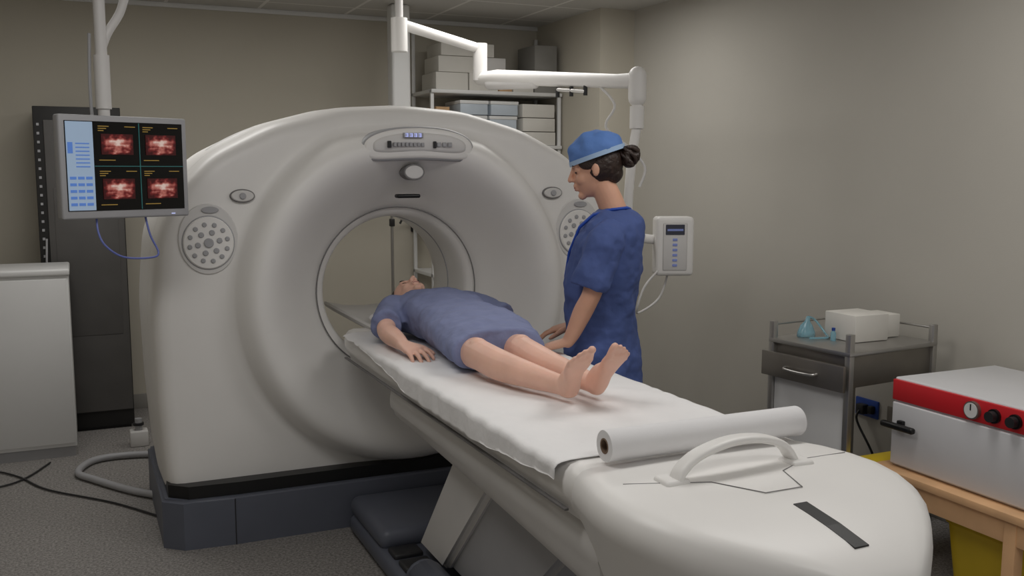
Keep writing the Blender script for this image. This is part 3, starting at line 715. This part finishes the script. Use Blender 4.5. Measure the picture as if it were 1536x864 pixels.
pipe('drawer_handle',[(-hx-.05,-.09,.745),(-hx-.075,-.075,.742),(-hx-.08,0,.74),(-hx-.075,.075,.742),(-hx-.05,.09,.745)],.006,M['steel'],tr,k=4,seg=10)
pipe('gallery_rail',[(hx,-hy,.915),(hx,hy,.915),(-hx,hy,.915)],.005,M['steel'],tr,seg=8)
obox('tissue_carton',(3.06,3.17,.857),(3.25,3.36,.975),M['boxw'],bev=.004)
obox('dressing_carton',(3.26,3.22,.857),(3.37,3.36,.96),M['boxw'],bev=.004)
om=root('oxygen_mask',(2.99,3.40,.857))
bm=bmesh.new()
loft(bm,[((0,0,.0),X,.045,Y,.035),((0,0,.02),X,.043,Y,.033),((.0,0,.05),X,.03,Y,.022),((.005,0,.07),X,.012,Y,.01),((.01,0,.09),X,.01,Y,.008)],20)
mk('mask_shell',bm,M['clear'],om)
pipe('mask_tube',[(.01,0,.088),(.05,.0,.07),(.07,-.05,.012),(.03,-.1,.006),(-.05,-.08,.006)],.005,M['clear'],om,k=5,seg=8)
bt=root('medicine_bottle',(3.02,3.26,.856)); pipe('bottle',[(0,0,0),(0,0,.035),(0,0,.045)],[.012,.012,.006],M['clear'],bt); pipe('bottle_cap',[(0,0,.045),(0,0,.058)],.008,M['blue'],bt)

so=root('wall_socket',(XR,3.60,.42))
obox('plate',(-.012,-.075,-.045),(0,.075,.045),M['blue'],so,.004)
obox('plug',(-.05,-.015,-.03),(-.01,.035,.02),M['dark'],so,.006)
obox('plug_second',(-.04,-.06,-.02),(-.01,-.03,.02),M['black'],so,.006)
pipe('power_cable',[(-.045,.01,-.01),(-.07,0,-.06),(-.06,-.1,-.2),(-.08,-.2,-.34),(-.1,-.3,-.41)],.006,M['black'],so,k=6,seg=8)
so2=root('wall_socket',(XR,3.42,.42)); obox('plate',(-.012,-.045,-.04),(0,.045,.04),M['steeld'],so2,.004)

# ---------------------------------------------------------------- incubator on wooden bench
inc=root('laboratory_incubator',(2.95,2.83,.426))
obox('body',(0,-.74,0),(.56,0,.36),M['inc'],inc,.008,3)
obox('door_panel',(-.014,-.735,.01),(.004,-.005,.262),M['inc'],inc,.006,3)
obox('red_fascia',(-.012,-.738,.27),(.004,-.002,.352),M['red'],inc,.003)
obox('handle_mount',(-.03,-.075,.165),(-.01,-.045,.195),M['black'],inc,.004)
obox('door_handle',(-.055,-.145,.160),(-.028,.02,.185),M['black'],inc,.010,4)
def xd(name,y,z,r,x0,x1,m): return pipe(name,[(x0,y,z),(x1,y,z)],r,m,inc,seg=28)
xd('gauge_bezel',-.385,.312,.033,-.026,-.01,M['steeld']); xd('gauge_face',-.385,.312,.028,-.028,-.01,M['cab'])
obox('gauge_needle',(-.030,-.387,.312),(-.0275,-.383,.335),M['black'],inc,0)
for y in (-.475,-.56,-.64):
    xd('knob_skirt',y,.31,.026,-.022,-.01,M['black']); xd('knob',y,.31,.019,-.045,-.01,M['dark'])
bw=root('wooden_bench',(3.2,2.48,0))
obox('bench_top',(-.32,-.40,.395),(.34,.40,.425),M['wood'],bw,.004)
obox('apron_front',(-.30,-.37,.31),(-.28,.37,.395),M['wood'],bw,.002)
obox('apron_side',(-.28,.35,.31),(.3,.37,.395),M['wood'],bw,.002); obox('apron_side_near',(-.28,-.37,.31),(.3,-.35,.395),M['wood'],bw,.002)
for x in (-.305,.28):
    for y in (-.24,.335): obox('leg',(x,y-.03,0),(x+.045,y+.02,.395),M['wood'],bw,.004)
yb=root('yellow_waste_bin',(3.17,2.45,0))
bm=bmesh.new(); loft(bm,[((0,0,0),X,.13,Y,.15),((0,0,.25),X,.15,Y,.18)],32,6); mk('bucket',bm,M['yellow'],yb,True,50)
bm=bmesh.new(); loft(bm,[((0,0,.25),X,.158,Y,.19),((0,0,.275),X,.15,Y,.18)],32,6); mk('lid',bm,M['yellow'],yb,True,50)
ys=root('yellow_sharps_bin',(3.02,2.945,0))
obox('bin_body',(-.10,-.05,0),(.14,.05,.39),M['yellow'],ys,.01,3); obox('bin_lid',(-.105,-.055,.385),(.145,.055,.415),M['yellow'],ys,.008,3)

# ---------------------------------------------------------------- camera
cam=bpy.data.cameras.new('camera'); co=bpy.data.objects.new('camera',cam); col.objects.link(co)
cam.sensor_width=36; cam.lens=1450/1536*36; cam.clip_start=.05
co.location=(0,0,1.6); co.rotation_euler=(math.radians(90-6.9),0,math.radians(-24.2))
sc.camera=co
